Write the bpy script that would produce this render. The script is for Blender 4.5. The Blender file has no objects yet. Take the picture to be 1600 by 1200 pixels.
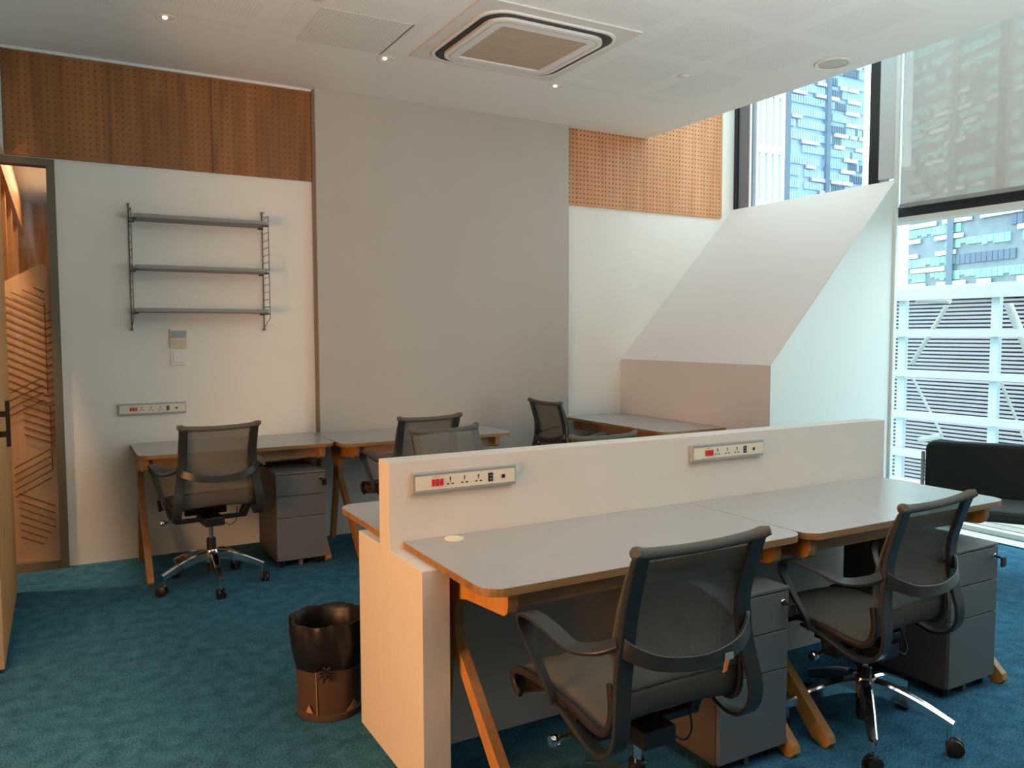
import bpy, bmesh, math, random
from mathutils import Vector, Matrix
random.seed(7)
PI = math.pi
S = bpy.context.scene
C = S.collection

# ---------------------------------------------------------------- camera
cam_d = bpy.data.cameras.new('camera')
cam = bpy.data.objects.new('camera', cam_d)
C.objects.link(cam)
YAW, PITCH, ROLL = 0.512198635, 0.0631245198, -0.00280080584
F_PX = 1259.617
f = Vector((math.sin(YAW)*math.cos(PITCH), math.cos(YAW)*math.cos(PITCH), -math.sin(PITCH)))
r0 = Vector((math.cos(YAW), -math.sin(YAW), 0))
u0 = r0.cross(f)
r1 = r0*math.cos(ROLL) + u0*math.sin(ROLL)
u1 = -r0*math.sin(ROLL) + u0*math.cos(ROLL)
M = Matrix((r1, u1, -f)).transposed().to_4x4()
M.translation = Vector((0, 0, 1.47))
cam.matrix_world = M
cam_d.sensor_width = 36
cam_d.lens = F_PX/1600*36
cam_d.clip_start = 0.05
cam_d.clip_end = 1000
S.camera = cam

# ---------------------------------------------------------------- view
S.view_settings.view_transform = 'Standard'
S.view_settings.look = 'None'
S.view_settings.gamma = 1
S.view_settings.use_curve_mapping = False
S.view_settings.exposure = -0.08

# ---------------------------------------------------------------- world: bright overcast sky with soft clouds
W = bpy.data.worlds.new('sky')
S.world = W
W.use_nodes = True
wn, wl = W.node_tree.nodes, W.node_tree.links
bg = wn['Background']
tc = wn.new('ShaderNodeTexCoord')
nz = wn.new('ShaderNodeTexNoise'); nz.inputs['Scale'].default_value = 2.2; nz.inputs['Detail'].default_value = 5
cr = wn.new('ShaderNodeValToRGB')
cr.color_ramp.elements[0].position = 0.42; cr.color_ramp.elements[0].color = (0.55, 0.80, 1.0, 1)
cr.color_ramp.elements[1].position = 0.58; cr.color_ramp.elements[1].color = (1.0, 1.0, 1.0, 1)
wl.new(tc.outputs['Generated'], nz.inputs['Vector'])
wl.new(nz.outputs['Fac'], cr.inputs['Fac'])
wl.new(cr.outputs['Color'], bg.inputs['Color'])
bg.inputs['Strength'].default_value = 5.0

def area(name, loc, target, sx, sy, power, col, portal=False, spread=None):
    d = bpy.data.lights.new(name, 'AREA'); d.shape = 'RECTANGLE'; d.size = sx; d.size_y = sy
    d.energy = power; d.color = col
    o = bpy.data.objects.new(name, d); C.objects.link(o)
    o.location = loc
    o.rotation_euler = (Vector(target) - Vector(loc)).to_track_quat('-Z', 'Y').to_euler()
    if portal: d.cycles.is_portal = True
    if spread: d.spread = spread
    return o
# window portals guide sampling of the sky
area('portal_main_window', (5.99, 2.2, 2.25), (0, 2.2, 2.25), 3.7, 4.5, 1, (1, 1, 1), portal=True)
area('portal_added_skylight', (5.2, 3.9, 4.64), (5.2, 3.9, 0), 0.9, 3.2, 1, (1, 1, 1), portal=True)  # portal for the added skylight
area('portal_high_window', (5.99, 5.0, 3.5), (0, 5.0, 3.5), 1.6, 2.0, 1, (1, 1, 1), portal=True)
# warm lamps of the lounge (set low) and corridor beyond the left opening
WARM = (1.0, 0.56, 0.30)
area('lounge_lamp', (-1.7, 1.7, 1.25), (0.95, 2.5, 0.7), 1.2, 0.9, 100, (1.0, 0.47, 0.18))
area('corridor_lamp_near', (-0.48, 1.6, 2.975), (-0.48, 1.6, 0.0), 0.05, 3.0, 50, (1.0, 0.52, 0.26))
area('corridor_spot', (-0.48, 5.40, 2.975), (0.16, 5.77, 1.3), 0.06, 0.06, 20, (1.0, 0.60, 0.34), spread=math.radians(95))
area('corridor_fill_far', (-0.08, 8.0, 2.97), (-0.08, 8.0, 0.0), 0.14, 4.0, 26, (1.0, 0.76, 0.52))  # unseen fill, added to brighten the corridor behind the glass
# unseen fill light added beside the camera to brighten the ceiling
area('fill_uplight', (2.3, 0.2, 1.5), (2.3, 0.7, 4.0), 2.0, 1.0, 145, (0.86, 0.96, 1.0))

# ---------------------------------------------------------------- materials
def srgb(h):
    h = h.lstrip('#'); v = [int(h[i:i+2], 16)/255 for i in (0, 2, 4)]
    return tuple((c/12.92 if c <= 0.04045 else ((c+0.055)/1.055)**2.4) for c in v) + (1,)
def mat(name, col, rough=0.6, metal=0.0, noise=0.0, nscale=20, bump=0.0, spec=0.5, coat=0.0):
    m = bpy.data.materials.new(name); m.use_nodes = True
    n, l = m.node_tree.nodes, m.node_tree.links
    b = n['Principled BSDF']
    c = srgb(col) if isinstance(col, str) else tuple(col) + (1,)
    b.inputs['Base Color'].default_value = c
    b.inputs['Roughness'].default_value = rough
    b.inputs['Metallic'].default_value = metal
    b.inputs['Specular IOR Level'].default_value = spec
    b.inputs['Coat Weight'].default_value = coat
    if noise or bump:
        t = n.new('ShaderNodeTexCoord'); x = n.new('ShaderNodeTexNoise')
        x.inputs['Scale'].default_value = nscale; x.inputs['Detail'].default_value = 4
        l.new(t.outputs['Object'], x.inputs['Vector'])
        if noise:
            r = n.new('ShaderNodeValToRGB')
            r.color_ramp.elements[0].position = 0.3; r.color_ramp.elements[1].position = 0.7
            r.color_ramp.elements[0].color = tuple(k*(1-noise) for k in c[:3]) + (1,)
            r.color_ramp.elements[1].color = tuple(min(1, k*(1+noise)) for k in c[:3]) + (1,)
            l.new(x.outputs['Fac'], r.inputs['Fac']); l.new(r.outputs['Color'], b.inputs['Base Color'])
        if bump:
            u = n.new('ShaderNodeBump'); u.inputs['Strength'].default_value = bump; u.inputs['Distance'].default_value = 0.002
            l.new(x.outputs['Fac'], u.inputs['Height']); l.new(u.outputs['Normal'], b.inputs['Normal'])
    return m
def math_node(n, op, a=None, b=None):
    k = n.new('ShaderNodeMath'); k.operation = op
    if a is not None and not hasattr(a, 'links'): k.inputs[0].default_value = a
    if b is not None and not hasattr(b, 'links'): k.inputs[1].default_value = b
    return k
def mth(m, op, a, b=None):
    n, l = m.node_tree.nodes, m.node_tree.links
    k = n.new('ShaderNodeMath'); k.operation = op
    for i, v in enumerate((a, b)):
        if v is None: continue
        if hasattr(v, 'is_linked'): l.new(v, k.inputs[i])
        else: k.inputs[i].default_value = v
    return k.outputs[0]
def wood(name, c1, c2, axis='Z', scale=1.0, rough=0.5, holes=False, pitch=0.0375, hole_r=0.0062, ply=False, hole_col=(0.05, 0.02, 0.008, 1), off=(0, 0)):
    """stretched-noise wood grain along an axis; optional round perforations in the XZ plane"""
    m = bpy.data.materials.new(name); m.use_nodes = True
    n, l = m.node_tree.nodes, m.node_tree.links
    b = n['Principled BSDF']; b.inputs['Roughness'].default_value = rough
    t = n.new('ShaderNodeTexCoord'); mp = n.new('ShaderNodeMapping')
    s = {'X': (0.7, 9, 9), 'Y': (9, 0.7, 9), 'Z': (9, 9, 0.9)}[axis]
    mp.inputs['Scale'].default_value = tuple(k*scale for k in s)
    x = n.new('ShaderNodeTexNoise'); x.inputs['Scale'].default_value = 1.0; x.inputs['Detail'].default_value = 6; x.inputs['Distortion'].default_value = 1.2
    r = n.new('ShaderNodeValToRGB')
    r.color_ramp.elements[0].position = 0.32; r.color_ramp.elements[1].position = 0.68
    r.color_ramp.elements[0].color = srgb(c1); r.color_ramp.elements[1].color = srgb(c2)
    l.new(t.outputs['Object'], mp.inputs['Vector']); l.new(mp.outputs['Vector'], x.inputs['Vector'])
    l.new(x.outputs['Fac'], r.inputs['Fac'])
    out = r.outputs['Color']
    if ply:   # plies seen on the sawn edge
        sp = n.new('ShaderNodeSeparateXYZ'); l.new(t.outputs['Object'], sp.inputs[0])
        w = mth(m, 'FRACT', mth(m, 'DIVIDE', sp.outputs['XYZ'.index(ply)], 0.006))
        w = mth(m, 'GREATER_THAN', w, 0.5)
        mx = n.new('ShaderNodeMix'); mx.data_type = 'RGBA'; mx.blend_type = 'MULTIPLY'
        mx.inputs['B'].default_value = (0.62, 0.55, 0.48, 1)
        l.new(w, mx.inputs['Factor']); l.new(out, mx.inputs['A']); out = mx.outputs['Result']
    if holes:
        sp = n.new('ShaderNodeSeparateXYZ'); l.new(t.outputs['Object'], sp.inputs[0])
        fx = mth(m, 'SUBTRACT', mth(m, 'FRACT', mth(m, 'DIVIDE', mth(m, 'ADD', sp.outputs['X'], 10 + off[0]), pitch)), 0.5)
        fz = mth(m, 'SUBTRACT', mth(m, 'FRACT', mth(m, 'DIVIDE', mth(m, 'ADD', sp.outputs['Z'], 10 + off[1]), pitch)), 0.5)
        d = mth(m, 'SQRT', mth(m, 'ADD', mth(m, 'MULTIPLY', fx, fx), mth(m, 'MULTIPLY', fz, fz)))
        h = mth(m, 'LESS_THAN', d, hole_r/pitch)
        mx = n.new('ShaderNodeMix'); mx.data_type = 'RGBA'; mx.inputs['B'].default_value = hole_col
        l.new(h, mx.inputs['Factor']); l.new(out, mx.inputs['A']); out = mx.outputs['Result']
    l.new(out, b.inputs['Base Color'])
    return m
def glass_mat(name, tint, gloss=0.06):
    m = bpy.data.materials.new(name); m.use_nodes = True
    n, l = m.node_tree.nodes, m.node_tree.links; n.clear()
    o = n.new('ShaderNodeOutputMaterial'); t = n.new('ShaderNodeBsdfTransparent'); t.inputs[0].default_value = tint
    g = n.new('ShaderNodeBsdfGlossy'); g.inputs['Roughness'].default_value = 0.02
    mx = n.new('ShaderNodeMixShader'); mx.inputs[0].default_value = gloss
    l.new(t.outputs[0], mx.inputs[1]); l.new(g.outputs[0], mx.inputs[2]); l.new(mx.outputs[0], o.inputs[0])
    return m
def sheer(name, col, opacity, rough=0.8, translucent=0.0):
    m = bpy.data.materials.new(name); m.use_nodes = True
    n, l = m.node_tree.nodes, m.node_tree.links; n.clear()
    o = n.new('ShaderNodeOutputMaterial'); t = n.new('ShaderNodeBsdfTransparent')
    d = n.new('ShaderNodeBsdfDiffuse'); d.inputs[0].default_value = srgb(col)
    sh = d.outputs[0]
    if translucent:
        q = n.new('ShaderNodeBsdfTranslucent'); q.inputs[0].default_value = srgb(col)
        mm = n.new('ShaderNodeMixShader'); mm.inputs[0].default_value = translucent
        l.new(d.outputs[0], mm.inputs[1]); l.new(q.outputs[0], mm.inputs[2]); sh = mm.outputs[0]
    mx = n.new('ShaderNodeMixShader'); mx.inputs[0].default_value = opacity
    l.new(t.outputs[0], mx.inputs[1]); l.new(sh, mx.inputs[2]); l.new(mx.outputs[0], o.inputs[0])
    return m

M_ = {}
M_['wall'] = mat('wall_paint', '#e9e6dc', 0.85, noise=0.015, nscale=3)
M_['rear'] = mat('rear_wall_paint', '#6a625a', 0.9)
M_['column'] = mat('column_paint', '#b9b3a9', 0.85, noise=0.015, nscale=3)
M_['niche'] = mat('niche_paint', '#e0dddb', 0.85)
M_['partition'] = mat('partition_paint', '#dad4ca', 0.6, noise=0.02, nscale=5)
M_['trim'] = mat('trim_white', '#d5dcd8', 0.5)
M_['frame'] = mat('door_frame_bronze', '#6b6350', 0.5, metal=0.3)
M_['dark_frame'] = mat('window_frame_black', '#1c2126', 0.4)
M_['grey_frame'] = mat('window_frame_grey', '#77777f', 0.5)
M_['laminate'] = mat('desk_laminate', '#aaa7a5', 0.26, noise=0.01, nscale=8, spec=0.5)
M_['ply_x'] = wood('plywood_edge', '#8f6c42', '#b08a5c', 'X', 2.0, 0.5, ply='Z')
M_['ply_face'] = wood('plywood_face', '#b3762f', '#cf9448', 'Z', 1.0, 0.45)
M_['ply_leg'] = wood('plywood_leg', '#9f7240', '#bd9059', 'Z', 1.2, 0.45, ply='X')
M_['apron'] = wood('birch_apron', '#96754d', '#b3906a', 'X', 1.5, 0.5)
M_['peg_dark'] = wood('pegboard_dark', '#7c4c1b', '#a0682e', 'Z', 0.8, 0.55, True, hole_r=0.0050, hole_col=(0.10, 0.038, 0.012, 1), off=(0.0, 0.0))
M_['peg_light'] = wood('pegboard_light', '#c07f4b', '#d9996a', 'Z', 0.9, 0.55, True, hole_r=0.0065, off=(-0.012, 0.006))
M_['door_wood'] = wood('door_oak', '#bb8140', '#d9a262', 'Z', 2.5, 0.45)
M_['corr_wood'] = wood('corridor_wood', '#a8713f', '#c8945c', 'Z', 1.0, 0.45)
M_['corr_dark'] = mat('corridor_dark', '#6f5d40', 0.6)
M_['chair_frame'] = mat('chair_grey_plastic', '#2b2e2d', 0.38)
M_['chair_dark'] = mat('chair_dark_plastic', '#2a2522', 0.4)
M_['chair_mesh'] = sheer('chair_mesh_fabric', '#7b7a72', 0.62)
M_['chair_mesh_seat'] = sheer('chair_seat_fabric', '#5f5c54', 0.95)
M_['chair_rail'] = mat('chair_rail_fabric', '#5a5850', 0.8, noise=0.2, nscale=400)
M_['chrome'] = mat('chrome', '#d8d8d8', 0.12, metal=1.0)
M_['black'] = mat('black_plastic', '#141414', 0.45)
M_['tag'] = mat('orange_tag', '#d9873f', 0.6)
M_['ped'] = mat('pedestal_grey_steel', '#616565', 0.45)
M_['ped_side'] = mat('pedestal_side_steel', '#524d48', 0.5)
M_['shelf'] = mat('shelf_grey_metal', '#8b8a83', 0.5)
M_['wire'] = mat('shelf_wire', '#6b675d', 0.45)
M_['ivory'] = mat('ivory_plastic', '#e6dcc6', 0.45)
M_['alu'] = mat('aluminium_trim', '#aeb1ae', 0.4, metal=0.35)
M_['red'] = mat('red_rocker', '#d8242a', 0.35)
M_['lcd'] = mat('lcd_grey', '#7c8683', 0.25)
M_['white'] = mat('white_plastic', '#e6e2da', 0.45)
M_['ac_white'] = mat('cassette_white', '#ece9e0', 0.45)
M_['ac_grill'] = mat('cassette_grille', '#b8a58e', 0.6)
M_['bag'] = mat('bin_bag_black', '#0e0c0b', 0.45, bump=1.0, nscale=30)
M_['bin'] = mat('bin_brown', '#4c3a2b', 0.5)
M_['bin_paper'] = mat('bin_paper', '#a08060', 0.7)
M_['arm_fabric'] = mat('armchair_fabric', '#252b28', 0.95, noise=0.25, nscale=200)
M_['arm_seat'] = mat('armchair_seat', '#3a403d', 0.95)
M_['grommet'] = mat('grommet_cream', '#e9dfb8', 0.5)
M_['paper'] = mat('paper_white', '#e6e4e2', 0.7)
M_['ink'] = mat('ink_grey', '#8a8a8e', 0.7)
M_['glass'] = glass_mat('window_glass', (0.90, 0.975, 0.965, 1), 0.05)
M_['glass_in'] = glass_mat('partition_glass', (0.96, 0.97, 0.95, 1), 0.05)
M_['blind'] = sheer('roller_blind_mesh', '#c0bab1', 0.72, translucent=0.30)
M_['frost'] = sheer('frosted_film', '#d8b592', 0.78, translucent=0.35)
M_['film_line'] = sheer('clear_film_line', '#6f4a2a', 0.68)
M_['deck'] = mat('deck_boards', '#a39b8e', 0.7, noise=0.1, nscale=4)
M_['steel_white'] = mat('white_painted_steel', '#aaaca6', 0.5)
M_['steel_blue'] = mat('pale_blue_steel', '#aebec4', 0.5)
M_['louvre'] = mat('louvre_slat', '#97949a', 0.5)
M_['louvre_gap'] = mat('louvre_gap', '#2e2a33', 0.8)
M_['t_grey'] = mat('tower_grey', '#7b8b93', 0.5, noise=0.15, nscale=0.3)
M_['t_dark'] = mat('tower_dark', '#5c7084', 0.4)
M_['t_green'] = mat('tower_green_glass', '#8fd0c2', 0.3, noise=0.2, nscale=0.4)
M_['t_blue'] = mat('tower_blue_glass', '#a3c4de', 0.3, noise=0.2, nscale=0.3)
M_['t_blue2'] = mat('tower_pale_blue', '#8fa9c4', 0.4)
M_['t_white'] = mat('tower_white_panel', '#e2e2e2', 0.5)
M_['t_pink'] = mat('tower_pink_panel', '#c0b4cc', 0.5)

# carpet
m = bpy.data.materials.new('teal_carpet'); m.use_nodes = True
n, l = m.node_tree.nodes, m.node_tree.links; b = n['Principled BSDF']
t = n.new('ShaderNodeTexCoord')
n1 = n.new('ShaderNodeTexNoise'); n1.inputs['Scale'].default_value = 150; n1.inputs['Detail'].default_value = 3
n2 = n.new('ShaderNodeTexNoise'); n2.inputs['Scale'].default_value = 14; n2.inputs['Detail'].default_value = 4
r = n.new('ShaderNodeValToRGB'); r.color_ramp.elements[0].position = 0.38; r.color_ramp.elements[1].position = 0.64
r.color_ramp.elements[0].color = srgb('#1c4559'); r.color_ramp.elements[1].color = srgb('#457d99')
mxx = mth(m, 'ADD', mth(m, 'MULTIPLY', n1.outputs['Fac'], 0.7), mth(m, 'MULTIPLY', n2.outputs['Fac'], 0.3))
l.new(t.outputs['Object'], n1.inputs['Vector']); l.new(t.outputs['Object'], n2.inputs['Vector'])
l.new(mxx, r.inputs['Fac']); l.new(r.outputs['Color'], b.inputs['Base Color'])
b.inputs['Roughness'].default_value = 1.0; b.inputs['Specular IOR Level'].default_value = 0.1
u = n.new('ShaderNodeBump'); u.inputs['Strength'].default_value = 0.5; u.inputs['Distance'].default_value = 0.004
l.new(n1.outputs['Fac'], u.inputs['Height']); l.new(u.outputs['Normal'], b.inputs['Normal'])
M_['carpet'] = m

# ceiling plasterboard with fields of fine perforations
m = mat('ceiling_board', '#eeede6', 0.9)
n, l = m.node_tree.nodes, m.node_tree.links; b = n['Principled BSDF']
t = n.new('ShaderNodeTexCoord'); sp = n.new('ShaderNodeSeparateXYZ'); l.new(t.outputs['Object'], sp.inputs[0])
X, Y = sp.outputs['X'], sp.outputs['Y']
def frac_c(v, p, o=0.0): return mth(m, 'SUBTRACT', mth(m, 'FRACT', mth(m, 'DIVIDE', mth(m, 'ADD', v, 20 + o), p)), 0.5)
fx, fy = frac_c(X, 0.019), frac_c(Y, 0.019)
d = mth(m, 'SQRT', mth(m, 'ADD', mth(m, 'MULTIPLY', fx, fx), mth(m, 'MULTIPLY', fy, fy)))
dot = mth(m, 'LESS_THAN', d, 0.27)
gx = mth(m, 'LESS_THAN', mth(m, 'ABSOLUTE', frac_c(X, 0.66, 0.06)), 0.40)
gy = mth(m, 'LESS_THAN', mth(m, 'ABSOLUTE', frac_c(Y, 0.66, -0.26)), 0.40)
lim = mth(m, 'LESS_THAN', Y, 4.80); limx = mth(m, 'LESS_THAN', X, 4.15)
cas = mth(m, 'MAXIMUM', mth(m, 'GREATER_THAN', mth(m, 'ABSOLUTE', mth(m, 'SUBTRACT', X, 2.46)), 0.6), mth(m, 'GREATER_THAN', mth(m, 'ABSOLUTE', mth(m, 'SUBTRACT', Y, 4.27)), 0.6))
fac = dot
for q in (gx, gy, lim, limx, cas): fac = mth(m, 'MULTIPLY', fac, q)
mx = n.new('ShaderNodeMix'); mx.data_type = 'RGBA'; mx.inputs['A'].default_value = srgb('#eeede6'); mx.inputs['B'].default_value = srgb('#dddbd4')
l.new(fac, mx.inputs['Factor']); l.new(mx.outputs['Result'], b.inputs['Base Color'])
M_['ceiling'] = m

m = mat('perforated_ceiling_panel', '#e6e4dc', 0.9)
n, l = m.node_tree.nodes, m.node_tree.links; b = n['Principled BSDF']
t = n.new('ShaderNodeTexCoord'); sp = n.new('ShaderNodeSeparateXYZ'); l.new(t.outputs['Object'], sp.inputs[0])
fx, fy = frac_c(sp.outputs['X'], 0.019), frac_c(sp.outputs['Y'], 0.019)
dot = mth(m, 'LESS_THAN', mth(m, 'SQRT', mth(m, 'ADD', mth(m, 'MULTIPLY', fx, fx), mth(m, 'MULTIPLY', fy, fy))), 0.27)
mx = n.new('ShaderNodeMix'); mx.data_type = 'RGBA'; mx.inputs['A'].default_value = srgb('#e9e7df'); mx.inputs['B'].default_value = srgb('#c6c4bd')
l.new(dot, mx.inputs['Factor']); l.new(mx.outputs['Result'], b.inputs['Base Color'])
M_['perf_panel'] = m

# ---------------------------------------------------------------- mesh helpers
def link(name, bm, m=None, parent=None, smooth=None, bevel=0):
    me = bpy.data.meshes.new(name)
    bmesh.ops.recalc_face_normals(bm, faces=bm.faces[:])
    bm.to_mesh(me); bm.free()
    mats = m if isinstance(m, (list, tuple)) else [m]
    for k in mats:
        if k: me.materials.append(k)
    if smooth:
        for p in me.polygons: p.use_smooth = True
        me.set_sharp_from_angle(angle=math.radians(smooth))
    o = bpy.data.objects.new(name, me); C.objects.link(o)
    if parent: o.parent = parent
    if bevel:
        bv = o.modifiers.new('bevel', 'BEVEL'); bv.width = bevel; bv.segments = 2; bv.limit_method = 'ANGLE'
    return o
def bm_new(): return bmesh.new()
def add_box(bm, x0, x1, y0, y1, z0, z1, mi=0, mtx=None):
    vs = [bm.verts.new((x, y, z)) for x in (x0, x1) for y in (y0, y1) for z in (z0, z1)]
    if mtx: 
        for v in vs: v.co = mtx @ v.co
    for q in ((0, 1, 3, 2), (4, 6, 7, 5), (0, 4, 5, 1), (2, 3, 7, 6), (0, 2, 6, 4), (1, 5, 7, 3)):
        fc = bm.faces.new([vs[i] for i in q]); fc.material_index = mi
    return vs
def box(name, x0, x1, y0, y1, z0, z1, m, parent=None, bevel=0):
    bm = bm_new(); add_box(bm, x0, x1, y0, y1, z0, z1)
    return link(name, bm, m, parent, bevel=bevel)
def add_prism(bm, pts, axis, a0, a1, mi=0, side_mi=None):
    """extrude a 2-D outline along an axis; X: pts=(y,z)  Y: pts=(x,z)  Z: pts=(x,y)"""
    def P(p, a):
        return {'X': (a, p[0], p[1]), 'Y': (p[0], a, p[1]), 'Z': (p[0], p[1], a)}[axis]
    A = [bm.verts.new(P(p, a0)) for p in pts]; B = [bm.verts.new(P(p, a1)) for p in pts]
    f1 = bm.faces.new(A); f2 = bm.faces.new(B[::-1]); f1.material_index = f2.material_index = mi
    for i in range(len(pts)):
        j = (i+1) % len(pts)
        s = bm.faces.new((A[i], B[i], B[j], A[j])); s.material_index = mi if side_mi is None else side_mi
def prism(name, pts, axis, a0, a1, m, parent=None, bevel=0, smooth=None):
    bm = bm_new(); add_prism(bm, pts, axis, a0, a1)
    return link(name, bm, m, parent, bevel=bevel, smooth=smooth)
def catmull(pts, n=6):
    P = [Vector(p) for p in pts]; P = [P[0]*2 - P[1]] + P + [P[-1]*2 - P[-2]]
    out = []
    for i in range(1, len(P)-2):
        a, b_, c, d_ = P[i-1:i+3]
        for k in range(n):
            t_ = k/n
            out.append(0.5*((2*b_) + (c-a)*t_ + (2*a-5*b_+4*c-d_)*t_**2 + (-a+3*b_-3*c+d_)*t_**3))
    out.append(P[-2]); return out
def lerp_list(v, n_out):
    if not isinstance(v, (list, tuple)): return [v]*n_out
    o = []
    for i in range(n_out):
        t_ = i/(n_out-1)*(len(v)-1); k = min(int(t_), len(v)-2); o.append(v[k] + (v[k+1]-v[k])*(t_-k))
    return o
def add_ribbon(bm, path, wdir, w, t_, n=6, smooth=True, mi=0, closed=False):
    P = catmull(path, n) if smooth else [Vector(p) for p in path]
    N = len(P); ws = lerp_list(w, N); ts = lerp_list(t_, N)
    rings = []
    for i in range(N):
        T = (P[min(i+1, N-1)] - P[max(i-1, 0)]).normalized()
        wd = wdir(i/(N-1)) if callable(wdir) else Vector(wdir)
        wd = (wd - T*wd.dot(T)).normalized(); nn = T.cross(wd)
        hw, ht = ws[i]/2, ts[i]/2; c = min(hw, ht)*0.35
        ring = []
        for a, b_ in ((hw, -ht+c), (hw, ht-c), (hw-c, ht), (-hw+c, ht), (-hw, ht-c), (-hw, -ht+c), (-hw+c, -ht), (hw-c, -ht)):
            ring.append(bm.verts.new(P[i] + wd*a + nn*b_))
        rings.append(ring)
    for i in range(N-1):
        for k in range(8):
            q = bm.faces.new((rings[i][k], rings[i][(k+1) % 8], rings[i+1][(k+1) % 8], rings[i+1][k])); q.material_index = mi
    bm.faces.new(rings[0][::-1]).material_index = mi; bm.faces.new(rings[-1]).material_index = mi
def add_tube(bm, path, r, seg=10, n=6, smooth=True, mi=0):
    P = catmull(path, n) if smooth and len(path) > 2 else [Vector(p) for p in path]
    N = len(P); rs = lerp_list(r, N)
    up = Vector((0, 0, 1)); rings = []; prev = None
    for i in range(N):
        T = (P[min(i+1, N-1)] - P[max(i-1, 0)]).normalized()
        if prev is None:
            a = up.cross(T)
            if a.length < 1e-3: a = Vector((1, 0, 0)).cross(T)
        else: a = prev - T*prev.dot(T)
        a.normalize(); prev = a; b_ = T.cross(a)
        rings.append([bm.verts.new(P[i] + (a*math.cos(2*PI*k/seg) + b_*math.sin(2*PI*k/seg))*rs[i]) for k in range(seg)])
    for i in range(N-1):
        for k in range(seg):
            bm.faces.new((rings[i][k], rings[i][(k+1) % seg], rings[i+1][(k+1) % seg], rings[i+1][k])).material_index = mi
    bm.faces.new(rings[0][::-1]).material_index = mi; bm.faces.new(rings[-1]).material_index = mi
def add_lathe(bm, prof, c, seg=32, axis='Z', mi=0, cap=True):
    rings = []
    for r_, h in prof:
        ring = []
        for k in range(seg):
            a = 2*PI*k/seg; x, y = r_*math.cos(a), r_*math.sin(a)
            p = {'Z': (x, y, h), 'Y': (x, h, y), 'X': (h, x, y)}[axis]
            ring.append(bm.verts.new(Vector(c) + Vector(p)))
        rings.append(ring)
    for i in range(len(rings)-1):
        for k in range(seg):
            bm.faces.new((rings[i][k], rings[i][(k+1) % seg], rings[i+1][(k+1) % seg], rings[i+1][k])).material_index = mi
    if cap:
        bm.faces.new(rings[0][::-1]).material_index = mi; bm.faces.new(rings[-1]).material_index = mi
def rrect(x0, x1, y0, y1, rs, seg=6):
    """rounded rectangle outline, rs = radii at (x0y0, x1y0, x1y1, x0y1)"""
    out = []
    for (cx, cy, r_, a0) in ((x0+rs[0], y0+rs[0], rs[0], PI), (x1-rs[1], y0+rs[1], rs[1], 1.5*PI), (x1-rs[2], y1-rs[2], rs[2], 0), (x0+rs[3], y1-rs[3], rs[3], 0.5*PI)):
        if r_ <= 0.0005: out.append((cx, cy)); continue
        for k in range(seg+1):
            a = a0 + 0.5*PI*k/seg; out.append((cx + r_*math.cos(a), cy + r_*math.sin(a)))
    return out
def tag(o, label, cat, group=None, kind=None):
    if label: o['label'] = label
    if cat: o['category'] = cat
    if group: o['group'] = group
    if kind: o['kind'] = kind
    return o
def empty(name, loc, rz=0):
    o = bpy.data.objects.new(name, None); C.objects.link(o); o.location = loc; o.rotation_euler = (0, 0, rz)
    o.empty_display_size = 0.1
    return o
def struct(o): o['kind'] = 'structure'; return o
def copy_tree(o, parent=None):
    c = o.copy(); C.objects.link(c)
    if parent: c.parent = parent
    for ch in list(o.children): copy_tree(ch, c)
    return c

# ================================================================= SETTING
YB = 5.77       # back wall
XG = 5.88       # glass line
ZC = 3.186      # ceiling
struct(box('floor', -4.2, 5.66, -3.6, 11.2, -0.12, 0.0, M_['carpet']))
struct(box('trim_1', 5.66, 5.95, 0.4, 4.2, -0.12, -0.004, M_['trim']))                 # pale sill strip at the glass
struct(box('trim_2', 5.645, 5.662, -3.6, 4.04, -0.01, 0.006, M_['dark_frame']))           # dark carpet edging
# back wall with the glazed opening at its left end (x < 0.017, z < 2.538)
bm = bm_new()
add_prism(bm, [(0.017, 0), (5.70, 0), (5.70, 4.6), (-0.36, 4.6), (-0.36, 2.538), (0.017, 2.538)], 'Y', YB, YB+0.14)
struct(link('wall_back', bm, M_['wall']))
# column standing proud of the back wall
struct(box('wall_column', 1.625, 3.755, 5.70, YB-0.001, 0, ZC-0.001, M_['column']))
# slot trim strip where the pegboard meets the column, pale ceiling trim
struct(box('trim_3', 1.612, 1.624, 5.735, YB-0.001, 0, ZC-0.001, mat('trim_taupe', '#8d8172', 0.6)))
struct(box('trim_4', -0.24, 1.61, 5.735, YB-0.001, ZC-0.018, ZC-0.001, M_['white']))
# main ceiling (ends at x=4.6) with a fascia, plus the high ceiling over the window bay
struct(box('ceiling', -0.36, 4.61, -3.6, YB-0.001, ZC, ZC+0.30, M_['ceiling']))
bm = bm_new()
add_box(bm, 4.62, 4.75, -3.6, YB-0.001, 4.5, 4.62); add_box(bm, 5.65, 5.95, -3.6, YB-0.001, 4.5, 4.62)
add_box(bm, 4.75, 5.65, -3.6, 2.3, 4.5, 4.62); add_box(bm, 4.75, 5.65, 5.5, YB-0.001, 4.5, 4.62)
struct(link('ceiling_high', bm, M_['wall']))
struct(box('window_added_skylight', 4.75, 5.65, 2.3, 5.5, 4.585, 4.595, M_['glass']))  # unseen skylight pane, added to bring daylight down onto the sloped boxing
struct(box('wall_upper', 4.50, 4.61, -3.6, YB-0.002, ZC+0.301, 4.62, M_['wall']))
# left wall: header above the wide opening
struct(box('wall_left', -0.36, -0.245, -3.6, YB-0.002, 2.54, ZC-0.001, M_['wall']))
struct(box('wall_front', -4.2, 5.95, -3.72, -3.6, 0, 4.62, M_['rear']))
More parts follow.
